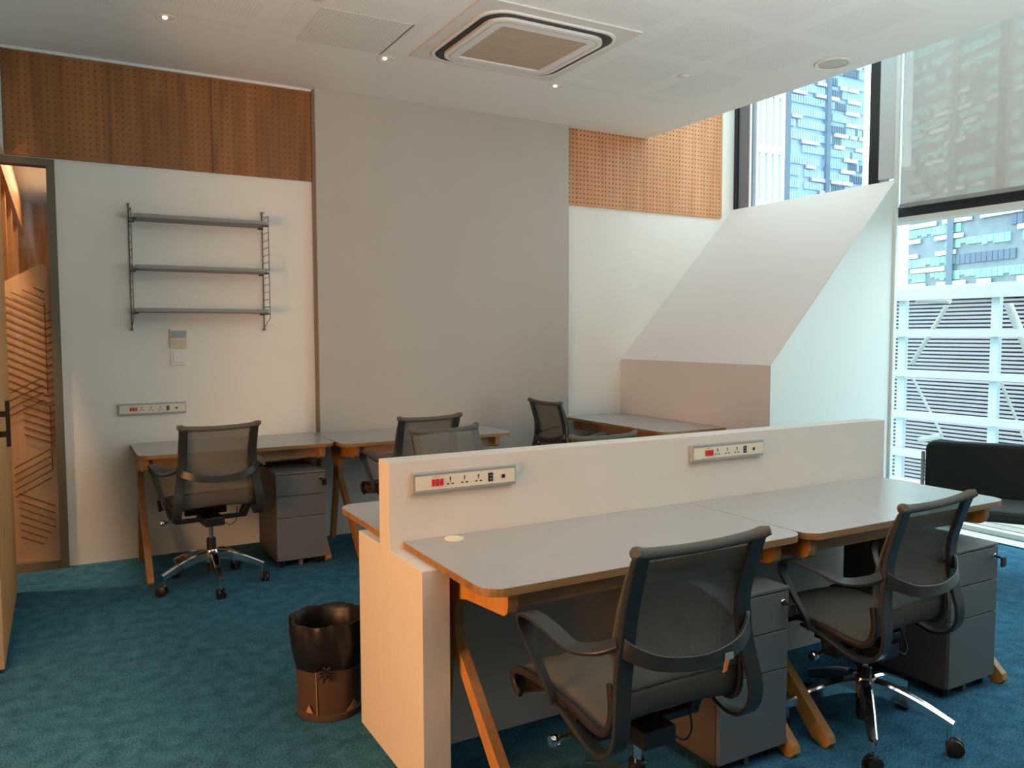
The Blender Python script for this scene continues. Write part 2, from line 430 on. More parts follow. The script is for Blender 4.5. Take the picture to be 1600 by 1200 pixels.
# lounge / corridor beyond the left opening
struct(box('wall_lounge', -4.32, -4.2, -3.6, 11.2, 0, 3.1, M_['corr_wood']))
struct(box('ceiling_lounge', -4.2, -0.37, -3.6, 11.2, 3.0, 3.1, M_['wall']))
struct(box('ceiling_corridor', -0.36, 0.6, 5.92, 11.2, 3.0, 3.1, M_['wall']))
struct(box('wall_corridor_right', 0.12, 0.24, 5.92, 11.2, 0, 3.0, M_['wall']))
bm = bm_new(); add_box(bm, -4.2, 0.12, 11.0, 11.2, 2.16, 3.0, 0); add_box(bm, -4.2, 0.12, 11.0, 11.2, 0, 2.16, 1)
struct(link('wall_corridor_end', bm, [M_['corr_wood'], M_['corr_dark']]))
# timber lining along the corridor's left side: beam, posts and recesses
bm = bm_new()
add_box(bm, -0.75, -0.30, 6.3, 11.0, 2.62, 3.0)
add_box(bm, -0.75, -0.62, 6.3, 11.0, 0, 2.62)
for yy in (6.7, 7.6, 8.7, 9.9): add_box(bm, -0.62, -0.33, yy, yy+0.16, 0, 2.62)
struct(link('wall_corridor_left', bm, M_['corr_wood']))
# bulkhead boxing: sloped niche volume under the high window
X1, ZN, XW, ZT, YN = 4.354, 1.238, 5.668, 2.640, 4.05
struct(prism('wall_niche', [(X1, 0), (XW, 0), (XW, ZT), (X1, ZN)], 'Y', YN, YB-0.001, M_['niche']))
# near face of that boxing takes the pale green-white trim colour
struct(prism('wall_niche_end', [(X1, 0), (XW+0.02, 0), (XW+0.02, ZT+0.02), (X1, ZN)], 'Y', YN-0.012, YN-0.0005, M_['trim']))

# right side: window wall
WG = (XG-0.015, XG+0.015)
# pier between high window and main window + jambs
struct(box('wall_pier', 5.665, 5.70, 4.04, 4.19, ZT+0.021, 4.5, mat('pier_grey', '#bcc6c8', 0.6)))
struct(box('trim_5', 5.655, 5.675, 4.015, 4.045, 0, 4.5, M_['trim']))
struct(box('trim_6', 5.69, 5.95, 4.20, 4.29, 0, 4.5, M_['trim']))

# main window: frame, transom, mullions, panes
win = struct(empty('window_1', (XG, 0, 0)))
def wpart(name, x0, x1, y0, y1, z0, z1, m): return box(name, x0-XG, x1-XG, y0, y1, z0, z1, m, win)
wpart('sill_rail', 5.86, 5.92, 0.4, 4.20, 0.0, 0.035, M_['trim'])
wpart('transom', 5.80, 5.93, 0.4, 4.20, 2.365, 2.45, M_['dark_frame'])
wpart('transom_cap', 5.79, 5.935, 0.4, 4.20, 2.325, 2.365, M_['trim'])
for yy in (3.38, 1.9): wpart('mullion', 5.90, 5.98, yy-0.03, yy+0.03, 2.451, 4.5, M_['grey_frame'])
wpart('head_rail', 5.86, 5.92, 0.4, 4.20, 4.44, 4.5, M_['dark_frame'])
wpart('pane', XG-0.006, XG+0.006, 0.4, 4.20, 0.035, 2.325, M_['glass'])
wpart('pane', XG-0.006, XG+0.006, 0.4, 4.20, 2.45, 4.44, M_['glass'])
struct(box('wall_right_front', 5.66, 5.95, -3.6, 0.4, 0.0, 4.5, M_['wall']))
# high window above the sloped boxing
w2 = struct(empty('window_2', (5.75, 0, 0)))
def w2p(name, x0, x1, y0, y1, z0, z1, m): return box(name, x0-5.75, x1-5.75, y0, y1, z0, z1, m, w2)
w2p('jamb', 5.68, 5.80, 5.725, YB-0.002, 2.60, 4.5, M_['dark_frame'])
w2p('jamb_lining', 5.70, 5.80, 5.60, 5.724, 2.60, 4.5, M_['grey_frame'])
w2p('jamb', 5.68, 5.80, 4.191, 4.29, 2.60, 4.5, M_['dark_frame'])
w2p('glazing_bead', 5.70, 5.715, 5.582, 5.594, 2.62, 4.5, M_['white'])
w2p('sill', 5.669, 5.95, 4.291, YB-0.002, 2.56, 2.635, M_['niche'])
w2p('pane', 5.745, 5.757, 4.29, 5.60, 2.635, 4.5, M_['glass'])
struct(box('wall_window_return', 5.70, 5.95, YB, YB+0.14, 0, 4.6, M_['wall']))
struct(box('wall_right', 5.669, 5.95, 4.291, YB-0.001, -0.12, 2.559, M_['wall']))

# back-wall glazed sidelight with frosted film
d1 = struct(empty('window_3', (0, YB, 0)))
bm = bm_new()
add_prism(bm, [(-0.03, 0.0), (0.016, 0.0), (0.016, 2.537), (-0.36, 2.537), (-0.36, 2.495), (-0.03, 2.495)], 'Y', -0.035, 0.06)
link('frame', bm, M_['frame'], d1)
box('bottom_rail', -0.36, -0.031, -0.03, 0.05, 0, 0.055, M_['frame'], d1)
box('pane', -0.36, -0.031, 0.004, 0.012, 0.056, 2.494, M_['glass_in'], d1)
bm = bm_new()
add_prism(bm, [(-0.36, 0.056), (-0.031, 0.056), (-0.031, 1.875), (-0.075, 1.905), (-0.36, 1.74)], 'Y', 0.0125, 0.0145)
link('frosted_film', bm, M_['frost'], d1)
bm = bm_new()
def film_line(x0, z0, x1, z1, w=0.007):
    v = Vector((x1-x0, z1-z0)); p = Vector((-v.y, v.x)).normalized()*w/2
    pts = [(x0+p.x, z0+p.y), (x0-p.x, z0-p.y), (x1-p.x, z1-p.y), (x1+p.x, z1+p.y)]
    add_prism(bm, pts, 'Y', 0.0000, 0.0035)
for k in range(16):                                   # down-right strokes meeting a spine
    z = 1.86 - k*0.046
    x0 = -0.345 if k > 2 else -0.12 - 0.06*k
    film_line(x0, z + (-0.065-x0)*0.5 - 0.13, -0.065, z-0.13)
    if k > 2: film_line(-0.065, z-0.13, -0.034, z-0.13+0.016)
film_line(-0.065, 1.66, -0.065, 1.10)
for k in range(4): film_line(-0.30, 0.96+0.045*k, -0.09, 1.065+0.045*k)
for k in range(6):
    z = 1.02 - k*0.045
    film_line(-0.20, z+0.06, -0.055, z); film_line(-0.055, z, -0.034, z+0.012)
film_line(-0.055, 1.02, -0.055, 0.62)
for k in range(5): film_line(-0.26, 0.47+0.045*k, -0.06, 0.575+0.045*k)
for k in range(7):
    z = 0.44 - k*0.045
    film_line(-0.24, z+0.05, -0.05-0.022*max(0, k-3), z-0.045+0.011*max(0, k-3))
link('film_pattern', bm, M_['film_line'], d1)

# ================================================================= things on the walls and ceiling
def wall_panel(name, x0, x1, z0, z1, m, label, seam=None):
    bm = bm_new(); add_box(bm, x0, x1, YB-0.018, YB-0.001, z0, z1)
    o = link(name, bm, m); tag(o, label, 'wall panel'); return o
wall_panel('perforated_panel', -0.24, 0.94, 2.548, ZC-0.019, M_['peg_dark'], 'wide perforated brown plywood panel at the far left, above the frosted glass sidelight')
wall_panel('perforated_panel', 0.943, 1.611, 2.548, ZC-0.019, M_['peg_dark'], 'narrower perforated brown plywood panel left of the grey column, above the wall shelf')
wall_panel('perforated_panel', 3.757, 5.515, 2.548, 4.49, M_['peg_light'], 'bright orange perforated plywood panel between the column and the high window')

# wire shelf
sh = tag(empty('wall_shelf', (0.84, YB, 1.5)), 'grey three-tier metal wall shelf with wire ladder sides above the thermostat', 'shelf')
xa, xb = 0.42-0.84, 1.257-0.84
for xs in (xa, xb):
    bm = bm_new()
    add_tube(bm, [(xs, -0.012, 0.003), (xs, -0.012, 0.80)], 0.0045, 8, smooth=False)
    add_tube(bm, [(xs, -0.012, 0.012), (xs, -0.20, 0.075), (xs, -0.20, 0.755), (xs, -0.012, 0.77)], 0.003, 8, smooth=False)
    for k in range(14):
        z = 0.10 + k*0.05
        add_tube(bm, [(xs, -0.012, z), (xs, -0.20, z+0.004)], 0.0022, 6, smooth=False)
    for z in (0.0, 0.80): add_lathe(bm, [(0.009, -0.022), (0.009, -0.001)], (xs, 0, z), 12, 'Y')
    link('ladder_side', bm, M_['wire'], sh, smooth=40)
for z in (0.700, 0.383, 0.112):
    bm = bm_new()
    add_box(bm, xa+0.012, xb-0.012, -0.208, -0.004, z-0.004, z)
    add_box(bm, xa+0.012, xb-0.012, -0.208, -0.204, z-0.002, z+0.022)
    add_box(bm, xa+0.012, xb-0.012, -0.008, -0.004, z-0.002, z+0.022)
    o = link('shelf_board', bm, M_['shelf'], sh)
    for xs, sg in ((xa, 1), (xb, -1)):
        for y in (-0.19, -0.02):
            box('bracket', xs-0.004 if sg > 0 else xs-0.03, xs+0.03 if sg > 0 else xs+0.004, y-0.006, y+0.006, z-0.014, z-0.0045, M_['black'], o)

th = tag(empty('thermostat', (0.70, YB, 1.38)), 'beige air conditioning controller with grey screen below the wire shelf', 'thermostat')
box('body', -0.055, 0.052, -0.022, -0.001, 0.0, 0.122, M_['ivory'], th, bevel=0.003)
box('screen', -0.048, 0.046, -0.0245, -0.0225, 0.062, 0.110, M_['lcd'], th)
box('cover', -0.049, 0.047, -0.0235, -0.0222, 0.006, 0.056, mat('thermostat_cover', '#c9bda4', 0.5), th)
sw = tag(empty('light_switch', (0.694, YB, 1.264)), 'square white light switch directly under the thermostat', 'light switch')
box('plate', -0.046, 0.048, -0.010, -0.001, 0.0, 0.098, M_['white'], sw, bevel=0.002)
box('rocker', -0.030, 0.032, -0.016, -0.0105, 0.016, 0.082, M_['white'], sw, bevel=0.002)

def socket_strip(x0, y, z0, label, w=0.41, h=0.074):
    t = tag(empty('socket_strip', (x0, y, z0)), label, 'power outlet', 'trunking strips with red switches and sockets')
    bm = bm_new()
    add_box(bm, 0, w, -0.020, -0.0005, 0, h)
    link('trunking', bm, M_['alu'], t, bevel=0.002)
    bm = bm_new(); add_box(bm, 0.006, w-0.006, -0.0225, -0.0203, h-0.011, h-0.003); add_box(bm, 0.006, w-0.006, -0.0225, -0.0203, 0.003, 0.011)
    link('rail', bm, M_['alu'], t)
    box('face_plate', 0.010, w-0.006, -0.0222, -0.0202, 0.0115, h-0.0115, M_['ivory'], t)
    zc = h*0.5
    for k in range(3):
        x = 0.075 + k*0.016
        box('rocker_switch', x-0.0058, x+0.0058, -0.027, -0.0224, zc-0.012, zc+0.012, M_['red'], t, bevel=0.0015)
    bm = bm_new(); add_box(bm, 0.072, 0.100, -0.0230, -0.0224, zc+0.0175, zc+0.0195)
    link('print', bm, M_['ink'], t)
    for k in range(3):
        x = 0.140 + k*0.055
        bm = bm_new()
        for (dx, dz, hw, hh) in ((0, 0.009, 0.0022, 0.0055), (0, 0.0, 0.0014, 0.0022), (-0.009, -0.009, 0.0045, 0.0022), (0.009, -0.009, 0.0045, 0.0022)):
            add_box(bm, x+dx-hw, x+dx+hw, -0.0228, -0.0223, zc+dz-hh, zc+dz+hh)
        link('socket', bm, M_['black'], t)
    x = 0.298
    bm = bm_new(); add_box(bm, x-0.009, x+0.009, -0.0240, -0.0223, zc-0.015, zc+0.015)
    o = link('usb_block', bm, M_['black'], t)
    bm = bm_new(); add_box(bm, x-0.004, x+0.004, -0.0245, -0.0241, zc+0.004, zc+0.008); add_box(bm, x-0.004, x+0.004, -0.0245, -0.0241, zc-0.008, zc-0.004)
    link('usb_port', bm, M_['alu'], o)
    x = 0.350
    box('data_port', x-0.006, x+0.006, -0.0240, -0.0223, zc-0.008, zc+0.005, M_['black'], t)
    return t
socket_strip(0.322, YB, 0.945, 'socket strip with three red switches on the back wall beside the left office chair')

# ceiling items
def downlight(x, y, label):
    t = tag(empty('downlight', (x, y, ZC)), label, 'ceiling light', 'recessed downlights in front of the column')
    bm = bm_new(); add_lathe(bm, [(0.040, -0.001), (0.052, -0.001), (0.053, -0.004), (0.047, -0.007), (0.040, -0.004)], (0, 0, 0), 28, cap=False)
    link('trim_ring', bm, M_['white'], t, smooth=40)
    bm = bm_new(); add_lathe(bm, [(0.040, -0.003), (0.034, -0.0022), (0.018, -0.0016), (0.002, -0.0012)], (0, 0, 0), 28, cap=False)
    link('reflector', bm, mat('downlight_reflector', '#f6efe6', 0.35, metal=0.3), t, smooth=60)
    bm = bm_new(); add_lathe(bm, [(0.001, -0.010), (0.010, -0.010), (0.014, -0.006), (0.014, -0.002)], (-0.008, 0, 0), 16)
    mb = mat('bulb_glint', '#f4f0ea', 0.1); mb.node_tree.nodes['Principled BSDF'].inputs['Emission Color'].default_value = (1, 0.9, 0.75, 1); mb.node_tree.nodes['Principled BSDF'].inputs['Emission Strength'].default_value = 2.0  # unlit bulb; emission stands in for its bright reflection
    link('bulb', bm, mb, t, smooth=40)
downlight(0.572, 4.834, 'leftmost recessed chrome downlight, above the wire shelf')
downlight(1.845, 4.878, 'recessed chrome downlight between the ceiling access panel and the cassette air conditioner')
downlight(3.08, 4.839, 'rightmost recessed chrome downlight, to the right of the cassette air conditioner')

t = tag(empty('ceiling_speaker', (4.372, 3.58, ZC)), 'round off-white ceiling speaker near the ceiling edge', 'speaker')
bm = bm_new(); add_lathe(bm, [(0.090, -0.001), (0.115, -0.001), (0.117, -0.006), (0.108, -0.012), (0.092, -0.008)], (0, 0, 0), 36, cap=False)
link('rim', bm, M_['white'], t, smooth=40)
bm = bm_new(); add_lathe(bm, [(0.092, -0.006), (0.06, -0.007), (0.001, -0.0075)], (0, 0, 0), 36, cap=False)
link('grille', bm, mat('speaker_grille', '#c9c6bb', 0.6), t, smooth=40)
for (x, y, lb, r_) in ((3.71, 4.237, 'small flat sprinkler cover plate on the ceiling right of the air conditioner', 0.038), (1.207, 4.16, 'round white detector cut by the top edge of the photo, left of the air conditioner', 0.05)):
    bm = bm_new(); add_lathe(bm, [(r_*0.75, -0.001), (r_, -0.003), (r_, -0.010), (r_*0.6, -0.016), (0.002, -0.017)], (x, y, ZC), 24)
    tag(link('sprinkler_cover' if r_ < 0.04 else 'smoke_detector', bm, M_['white'], smooth=40), lb, 'ceiling detector')

t = tag(empty('access_panel', (1.53, 4.55, ZC)), 'perforated ceiling access panel with one dark gap beside the middle downlight', 'ceiling panel')
box('panel', -0.26, 0.252, -0.27, 0.275, -0.0035, -0.001, M_['perf_panel'], t)
box('gap', 0.2525, 0.259, -0.27, 0.275, -0.0040, -0.001, M_['dark_frame'], t)

t = tag(empty('cassette_air_conditioner', (2.47, 4.265, ZC)), 'white square ceiling cassette air conditioner with brown grille', 'air conditioner')
box('surround_board', -0.52, 0.50, -0.52, 0.485, -0.010, -0.001, mat('surround_board', '#dfdbd0', 0.7), t)
bm = bm_new()
def rring(bm, o1, i1, z0, z1, ro, ri, mi=0):
    A = rrect(-o1, o1, -o1, o1, (ro,)*4, 8); B = rrect(-i1, i1, -i1, i1, (ri,)*4, 8)
    for (Z, P, Q) in ((z0, A, B),):
        a0 = [bm.verts.new((p[0], p[1], z0)) for p in A]; b0 = [bm.verts.new((p[0], p[1], z0)) for p in B]
        a1 = [bm.verts.new((p[0], p[1], z1)) for p in A]; b1 = [bm.verts.new((p[0], p[1], z1)) for p in B]
    N = len(A)
    for i in range(N):
        j = (i+1) % N
        for q in ((a0[i], a0[j], b0[j], b0[i]), (a1[i], b1[i], b1[j], a1[j]), (a0[i], a1[i], a1[j], a0[j]), (b0[i], b0[j], b1[j], b1[i])):
            bm.faces.new(q).material_index = mi
rring(bm, 0.442, 0.425, -0.020, -0.0105, 0.15, 0.14)
link('outer_rim', bm, M_['ac_white'], t, smooth=40)
bm = bm_new(); rring(bm, 0.424, 0.365, -0.018, -0.0105, 0.139, 0.12); link('air_slot', bm, M_['black'], t, smooth=40)
bm = bm_new(); rring(bm, 0.378, 0.285, -0.034, -0.0105, 0.125, 0.02); link('front_panel', bm, M_['ac_white'], t, smooth=40)
bm = bm_new(); rring(bm, 0.345, 0.341, -0.0352, -0.0341, 0.08, 0.078); link('panel_groove', bm, M_['alu'], t, smooth=40)
bm = bm_new(); add_box(bm, -0.284, 0.284, -0.284, 0.284, -0.024, -0.0105)
g = link('grille', bm, M_['ac_grill'], t)
bm = bm_new()
for k in range(46):
    y = -0.279 + k*0.0122
    add_box(bm, -0.282, 0.282, y, y+0.0085, -0.0262, -0.0242)
for k in range(1, 4): add_box(bm, -0.283, 0.283, -0.284+k*0.142-0.0035, -0.284+k*0.142+0.0035, -0.029, -0.0263)
link('slat', bm, M_['ac_grill'], g)

# roller blind
t = tag(empty('roller_blind', (5.76, 0.2, 2.432)), 'translucent grey roller blind covering the upper main window', 'blind')
box('fabric', -0.002, 0.002, 0.25, 3.86, 0.03, 2.04, M_['blind'], t)
box('bottom_bar', -0.012, 0.012, 0.25, 3.86, 0.0, 0.032, mat('blind_bar', '#8e9290', 0.4), t, bevel=0.003)

# door leaf standing at the opening
t = tag(empty('door_leaf', (-0.27, 4.68, 0.0)), 'tall light oak door leaf with black pull handle at the left edge', 'door')
box('panel', -0.022, 0.022, -0.63, 0.64, 0.022, 2.50, M_['door_wood'], t, bevel=0.001)
box('drop_seal', -0.010, 0.012, -0.625, 0.635, 0.006, 0.021, M_['black'], t)
box('edge_band', -0.021, 0.020, -0.633, -0.6305, 0.024, 2.498, mat('door_edge_grey', '#8a8376', 0.5), t)
bm = bm_new()
add_box(bm, 0.062, 0.078, -0.60, -0.575, 0.985, 1.185)
add_box(bm, 0.0225, 0.065, -0.60, -0.575, 1.028, 1.052); add_box(bm, 0.0225, 0.065, -0.60, -0.575, 1.115, 1.139)
link('handle', bm, mat('handle_black', '#060606', 0.6, spec=0.2), t, bevel=0.002)
# pedestal of the closed door: pivot shoe so that the leaf stands on the floor
box('pivot_shoe', -0.018, 0.018, 0.56, 0.63, 0.0, 0.0215, M_['black'], t)
t = tag(empty('notice_paper', (-0.247, 4.16, 1.24)), 'white printed paper taped on the oak door above its handle', 'paper')
box('sheet', 0.0, 0.0012, -0.12, 0.16, 0.0, 0.50, M_['paper'], t)
bm = bm_new()
for k in range(18): add_box(bm, 0.0013, 0.0018, -0.08, 0.12 - 0.03*(k % 3), 0.05+k*0.022, 0.056+k*0.022)
link('printed_text', bm, M_['ink'], t)

# ================================================================= partition
pt = tag(empty('desk_partition', (0.955, 2.55, 0)), 'long white low partition wall running between the front and rear desks', 'partition')
px, py = 0.955, 2.55
box('divider', 0, 3.545-px, 0, 0.095, 0.0, 1.037, M_['partition'], pt, bevel=0.002)
bm = bm_new()
add_box(bm, 0.0, 0.095, 2.27-py, -0.0005, 0.0, 0.736); add_box(bm, 0.0, 0.095, 0.0955, 2.87-py, 0.0, 0.736)
link('end_panel', bm, M_['partition'], pt, bevel=0.002)
socket_strip(1.034, 2.55, 0.921, 'socket strip with three red switches on the partition near its left end', 0.404, 0.072)
socket_strip(2.280, 2.55, 0.930, 'socket strip with three red switches on the partition, further right toward the window', 0.412, 0.070)

# ================================================================= desks
DZ = 0.76
def desk(name, w, d, label, group, loc, rz=0, grommet=None, xl=0.09, xr=0.09):
    """local: x 0..w, y 0 (front) .. d (back)"""
    t = tag(empty(name, loc, rz), label, 'desk', group)
    bm = bm_new()
    add_prism(bm, rrect(0, w, 0, d, (0.07, 0.07, 0.004, 0.004)), 'Z', DZ-0.0245, DZ-0.0015)
    link('desk_core', bm, M_['ply_x'], t)
    bm = bm_new()
    add_prism(bm, rrect(0, w, 0, d, (0.07, 0.07, 0.004, 0.004)), 'Z', DZ-0.0015, DZ)
    top = link('tabletop', bm, M_['laminate'], t)
    if grommet:
        bm = bm_new(); add_lathe(bm, [(0.001, 0.0), (0.034, 0.0), (0.034, 0.003), (0.030, 0.004), (0.001, 0.004)], (grommet[0], grommet[1], DZ), 28)
        link('grommet', bm, M_['grommet'], top, smooth=40)
    # front rail and back rail
    bm = bm_new(); add_box(bm, xl+0.036, w-xr-0.036, 0.085, 0.110, DZ-0.095, DZ-0.025)
    link('front_rail', bm, M_['apron'], t)
    bm = bm_new(); add_box(bm, xl+0.036, w-xr-0.036, d-0.10, d-0.075, DZ-0.095, DZ-0.025)
    link('back_rail', bm, M_['apron'], t)
    zt = DZ-0.025
    for x in (xl, w-xr-0.036):
        # bracket + forward sloping leg, one cut plywood piece
        pts = [(0.035, zt), (0.035, zt-0.045), (0.042, zt-0.066), (0.060, zt-0.078)]
        pts += [(0.30, zt-0.100), (0.345, zt-0.110), (0.378, zt-0.130), (0.395, zt-0.165), (0.395, zt-0.215), (0.380, zt-0.265)]
        pts += [(-0.060, 0.045), (-0.068, 0.022), (-0.052, 0.003), (-0.03, 0.0), (0.010, 0.018)]
        pts += [(0.300, 0.325), (0.440, 0.470), (0.545, 0.640-0.02), (0.545, zt)]
        bm = bm_new(); add_prism(bm, pts, 'X', x, x+0.036, 0, 1)
        link('leg', bm, [M_['ply_face'], M_['ply_leg']], t, bevel=0.002)
        bm = bm_new(); add_prism(bm, [(0.441, 0.50), (0.5, 0.56), (d-0.035, 0.0), (d-0.085, 0.0)], 'X', x+0.002, x+0.034, 0, 1)
        link('leg', bm, [M_['ply_face'], M_['ply_leg']], t, bevel=0.002)
    return t
G1 = 'grey-topped plywood desks'
desk('desk', 1.270, 0.616, 'nearest grey desk with cream cable grommet, left of the pair before the partition', G1, (1.005, 1.932, 0), 0, (0.168, 0.565), xl=0.055+0.03, xr=0.085)
desk('desk', 1.212, 0.632, 'right-hand grey desk before the partition, reaching toward the dark armchair', G1, (2.279, 1.916, 0), 0, None, xl=0.035, xr=0.075)
desk('desk', 1.275, 0.585, 'grey desk behind the partition whose left corner sticks out beside the waste bin', G1, (2.262, 3.232, 0), PI, None, xl=0.09, xr=0.14)
desk('desk', 1.212, 0.585, 'grey desk behind the right half of the partition, hidden except under a tucked chair', G1, (3.480, 3.232, 0), PI)
desk('desk', 1.180, 0.630, 'grey desk against the back wall under the socket strip and wire shelf', G1, (0.383, 5.120, 0), 0, None, xl=0.025, xr=0.065)
desk('desk', 1.262, 0.670, 'grey desk against the grey column with a chair pushed in', G1, (1.571, 5.020, 0), 0)
desk('desk', 1.290, 0.610, 'grey desk in the niche below the sloping white boxing', G1, (3.735, 5.740, 0), -PI/2)

# ================================================================= pedestals
def pedestal(x0, y0, label, keyed):
    w, d, z0, z1 = 0.315, 0.50, 0.045, 0.605
    t = tag(empty('drawer_pedestal', (x0, y0, 0)), label, 'drawer cabinet', 'grey steel drawer pedestals')
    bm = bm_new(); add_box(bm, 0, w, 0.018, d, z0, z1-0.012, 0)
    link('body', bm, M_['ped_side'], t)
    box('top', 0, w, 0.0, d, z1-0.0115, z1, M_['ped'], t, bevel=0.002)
    zz = [z1-0.016, z1-0.150, z1-0.285, z0+0.002]
    for k in range(3):
        dr = box('drawer', 0.002, w-0.002, 0.0, 0.0175, zz[k+1]+0.004, zz[k], M_['ped'], t, bevel=0.002)
        if k == 0:
            bm = bm_new(); add_lathe(bm, [(0.010, -0.008), (0.012, -0.006), (0.012, -0.0003)], (w-0.035, 0, zz[0]-0.035), 18, 'Y')
            lk = link('lock', bm, M_['chrome'], dr, smooth=40)
            if keyed:
                bm = bm_new(); add_box(bm, w-0.037, w-0.033, -0.030, -0.008, zz[0]-0.040, zz[0]-0.030)
                add_box(bm, w-0.034, w-0.004, -0.036, -0.028, zz[0]-0.075, zz[0]-0.034)
                link('key', bm, M_['black'], lk, bevel=0.002)
    for (x, y) in ((0.04, 0.05), (w-0.04, 0.05), (0.04, d-0.05), (w-0.04, d-0.05)):
        bm = bm_new()
        add_box(bm, x-0.012, x+0.012, y-0.012, y+0.012, 0.036, z0-0.0005)
        for s in (-0.013, 0.004): add_lathe(bm, [(0.019, s), (0.021, s+0.002), (0.021, s+0.007), (0.019, s+0.009)], (x, y, 0.021), 18, 'X')
        link('caster', bm, M_['black'], t, smooth=40)
    box('support_foot', w*0.5-0.010, w*0.5+0.010, 0.03, 0.06, 0.003, z0-0.0005, M_['ped'], t)
    return t
pedestal(1.143, 5.020, 'grey drawer pedestal under the back wall desk, right of the office chair', True)
pedestal(1.836, 1.895, 'grey drawer pedestal in front of the partition, behind the nearest chair', True)
pedestal(3.030, 1.868, 'grey drawer pedestal nearest the window, with black key hanging from its lock', True)

# ================================================================= office chair
def make_chair(label):
    t = tag(empty('office_chair', (0, 0, 0)), label, 'chair', 'grey mesh office chairs')
    # sling profile (y,z): front curl -> seat -> rear bend -> back -> rolled top
    prof = [(0.262, 0.408), (0.292, 0.420), (0.306, 0.445), (0.288, 0.472), (0.22, 0.484), (0.10, 0.486), (0.0, 0.476),
            (-0.08, 0.462), (-0.130, 0.462), (-0.160, 0.485), (-0.172, 0.535), (-0.165, 0.60), (-0.160, 0.67), (-0.176, 0.76), (-0.208, 0.86), (-0.238, 0.928)]
    P = catmull([(0, a, b_) for a, b_ in prof], 4)
    N = len(P)
    def half(i):
        v = i/(N-1)
        return 0.222 if v < 0.25 else (0.222 - 0.010*min(1, (v-0.25)/0.4))
    split = next(i for i in range(N) if i > N*0.5 and P[i].z > 0.565)
    def strip(i0, i1, name, mm):
        bm = bm_new(); rows = []
        for i in range(i0, i1+1):
            T = (P[min(i+1, N-1)] - P[max(i-1, 0)]).normalized(); nn = Vector((1, 0, 0)).cross(T)
            row = []
            for k in range(9):
                s = -1 + k/4
                dip = 0.014*(1-s*s)
                row.append(bm.verts.new(P[i] + Vector((s*half(i), 0, 0)) - nn*dip*(1 if P[i].z < 0.56 else 0.9)*(1)))
            rows.append(row)
        for a in range(len(rows)-1):
            for k in range(8): bm.faces.new((rows[a][k], rows[a][k+1], rows[a+1][k+1], rows[a+1][k]))
        o = link(name, bm, mm, t, smooth=80)
        so = o.modifiers.new('solid', 'SOLIDIFY'); so.thickness = 0.003
        return o
    seat = strip(0, split, 'seat', M_['chair_mesh_seat'])
    back = strip(split, N-1, 'backrest', M_['chair_mesh'])
    # sling side rims
    for s in (-1, 1):
        bm = bm_new()
        add_ribbon(bm, [P[i] + Vector((s*(half(i)+0.004), 0, 0)) for i in range(0, split+3)], (1, 0, 0), 0.014, 0.022, smooth=False)
        link('seat_rim', bm, M_['chair_dark'], t, smooth=50)
        # outer S-shaped upright with the loop below the seat
        bm = bm_new()
        path = [(s*0.192, -0.240, 0.938), (s*0.190, -0.214, 0.86), (s*0.190, -0.190, 0.77), (s*0.197, -0.188, 0.69), (s*0.210, -0.202, 0.61), (s*0.222, -0.220, 0.54),
                (s*0.226, -0.216, 0.475), (s*0.227, -0.182, 0.430), (s*0.229, -0.125, 0.415), (s*0.232, -0.06, 0.430), (s*0.236, 0.02, 0.458), (s*0.236, 0.10, 0.468)]
        add_ribbon(bm, path, (1, 0, 0), [0.046, 0.047, 0.049, 0.052, 0.052, 0.050, 0.048, 0.048, 0.040, 0.030, 0.022, 0.014], [0.018, 0.018, 0.018, 0.018, 0.014, 0.012, 0.012, 0.012, 0.012, 0.012, 0.012, 0.010], 5)
        for v in bm.verts: v.co.y -= 0.013*max(0, min(1, (v.co.z-0.56)/0.15))
        link('upright', bm, M_['chair_frame'], t, smooth=30)
        # armrest: flat pad then down to the seat rim
        bm = bm_new()
        path = [(s*0.214, -0.192, 0.712), (s*0.245, -0.150, 0.690), (s*0.276, -0.085, 0.680), (s*0.286, 0.0, 0.700), (s*0.288, 0.085, 0.710), (s*0.284, 0.138, 0.696), (s*0.276, 0.150, 0.655),
                (s*0.262, 0.118, 0.58), (s*0.247, 0.080, 0.51), (s*0.238, 0.060, 0.462)]
        add_ribbon(bm, path, lambda v: Vector((1, 0, 0)) if v > 0.25 else Vector((1, 0, 0.9*(0.25-v)/0.25)), [0.034, 0.044, 0.050, 0.054, 0.054, 0.050, 0.042, 0.030, 0.024, 0.024], [0.018, 0.012, 0.009, 0.009, 0.009, 0.010, 0.012, 0.013, 0.013, 0.014], 5)
        link('armrest', bm, M_['chair_frame'], t, smooth=30)
    # bowed lumbar bar behind the back
    bm = bm_new()
    add_ribbon(bm, [(-0.214, -0.192, 0.712), (-0.19, -0.222, 0.690), (-0.12, -0.255, 0.664), (0, -0.268, 0.652), (0.12, -0.255, 0.664), (0.19, -0.222, 0.690), (0.214, -0.192, 0.712)], (0, 0.15, 1), [0.046, 0.042, 0.038, 0.036, 0.038, 0.042, 0.046], 0.011, 6)
    lb = link('lumbar_bar', bm, M_['chair_frame'], t, smooth=30)
    # rolled top rail with flared ends
    bm = bm_new()
    add_tube(bm, [(-0.220, -0.268, 0.956), (-0.205, -0.252, 0.948), (-0.17, -0.243, 0.940), (-0.08, -0.243, 0.936), (0, -0.244, 0.935), (0.08, -0.243, 0.936), (0.17, -0.243, 0.940), (0.205, -0.252, 0.948), (0.220, -0.268, 0.956)],
             [0.012, 0.018, 0.0155, 0.014, 0.014, 0.014, 0.0155, 0.018, 0.012], 12, 5)
    link('top_rail', bm, M_['chair_rail'], t, smooth=60)
    # mechanism
    bm = bm_new()
    add_box(bm, -0.055, 0.055, -0.10, 0.11, 0.352, 0.402)
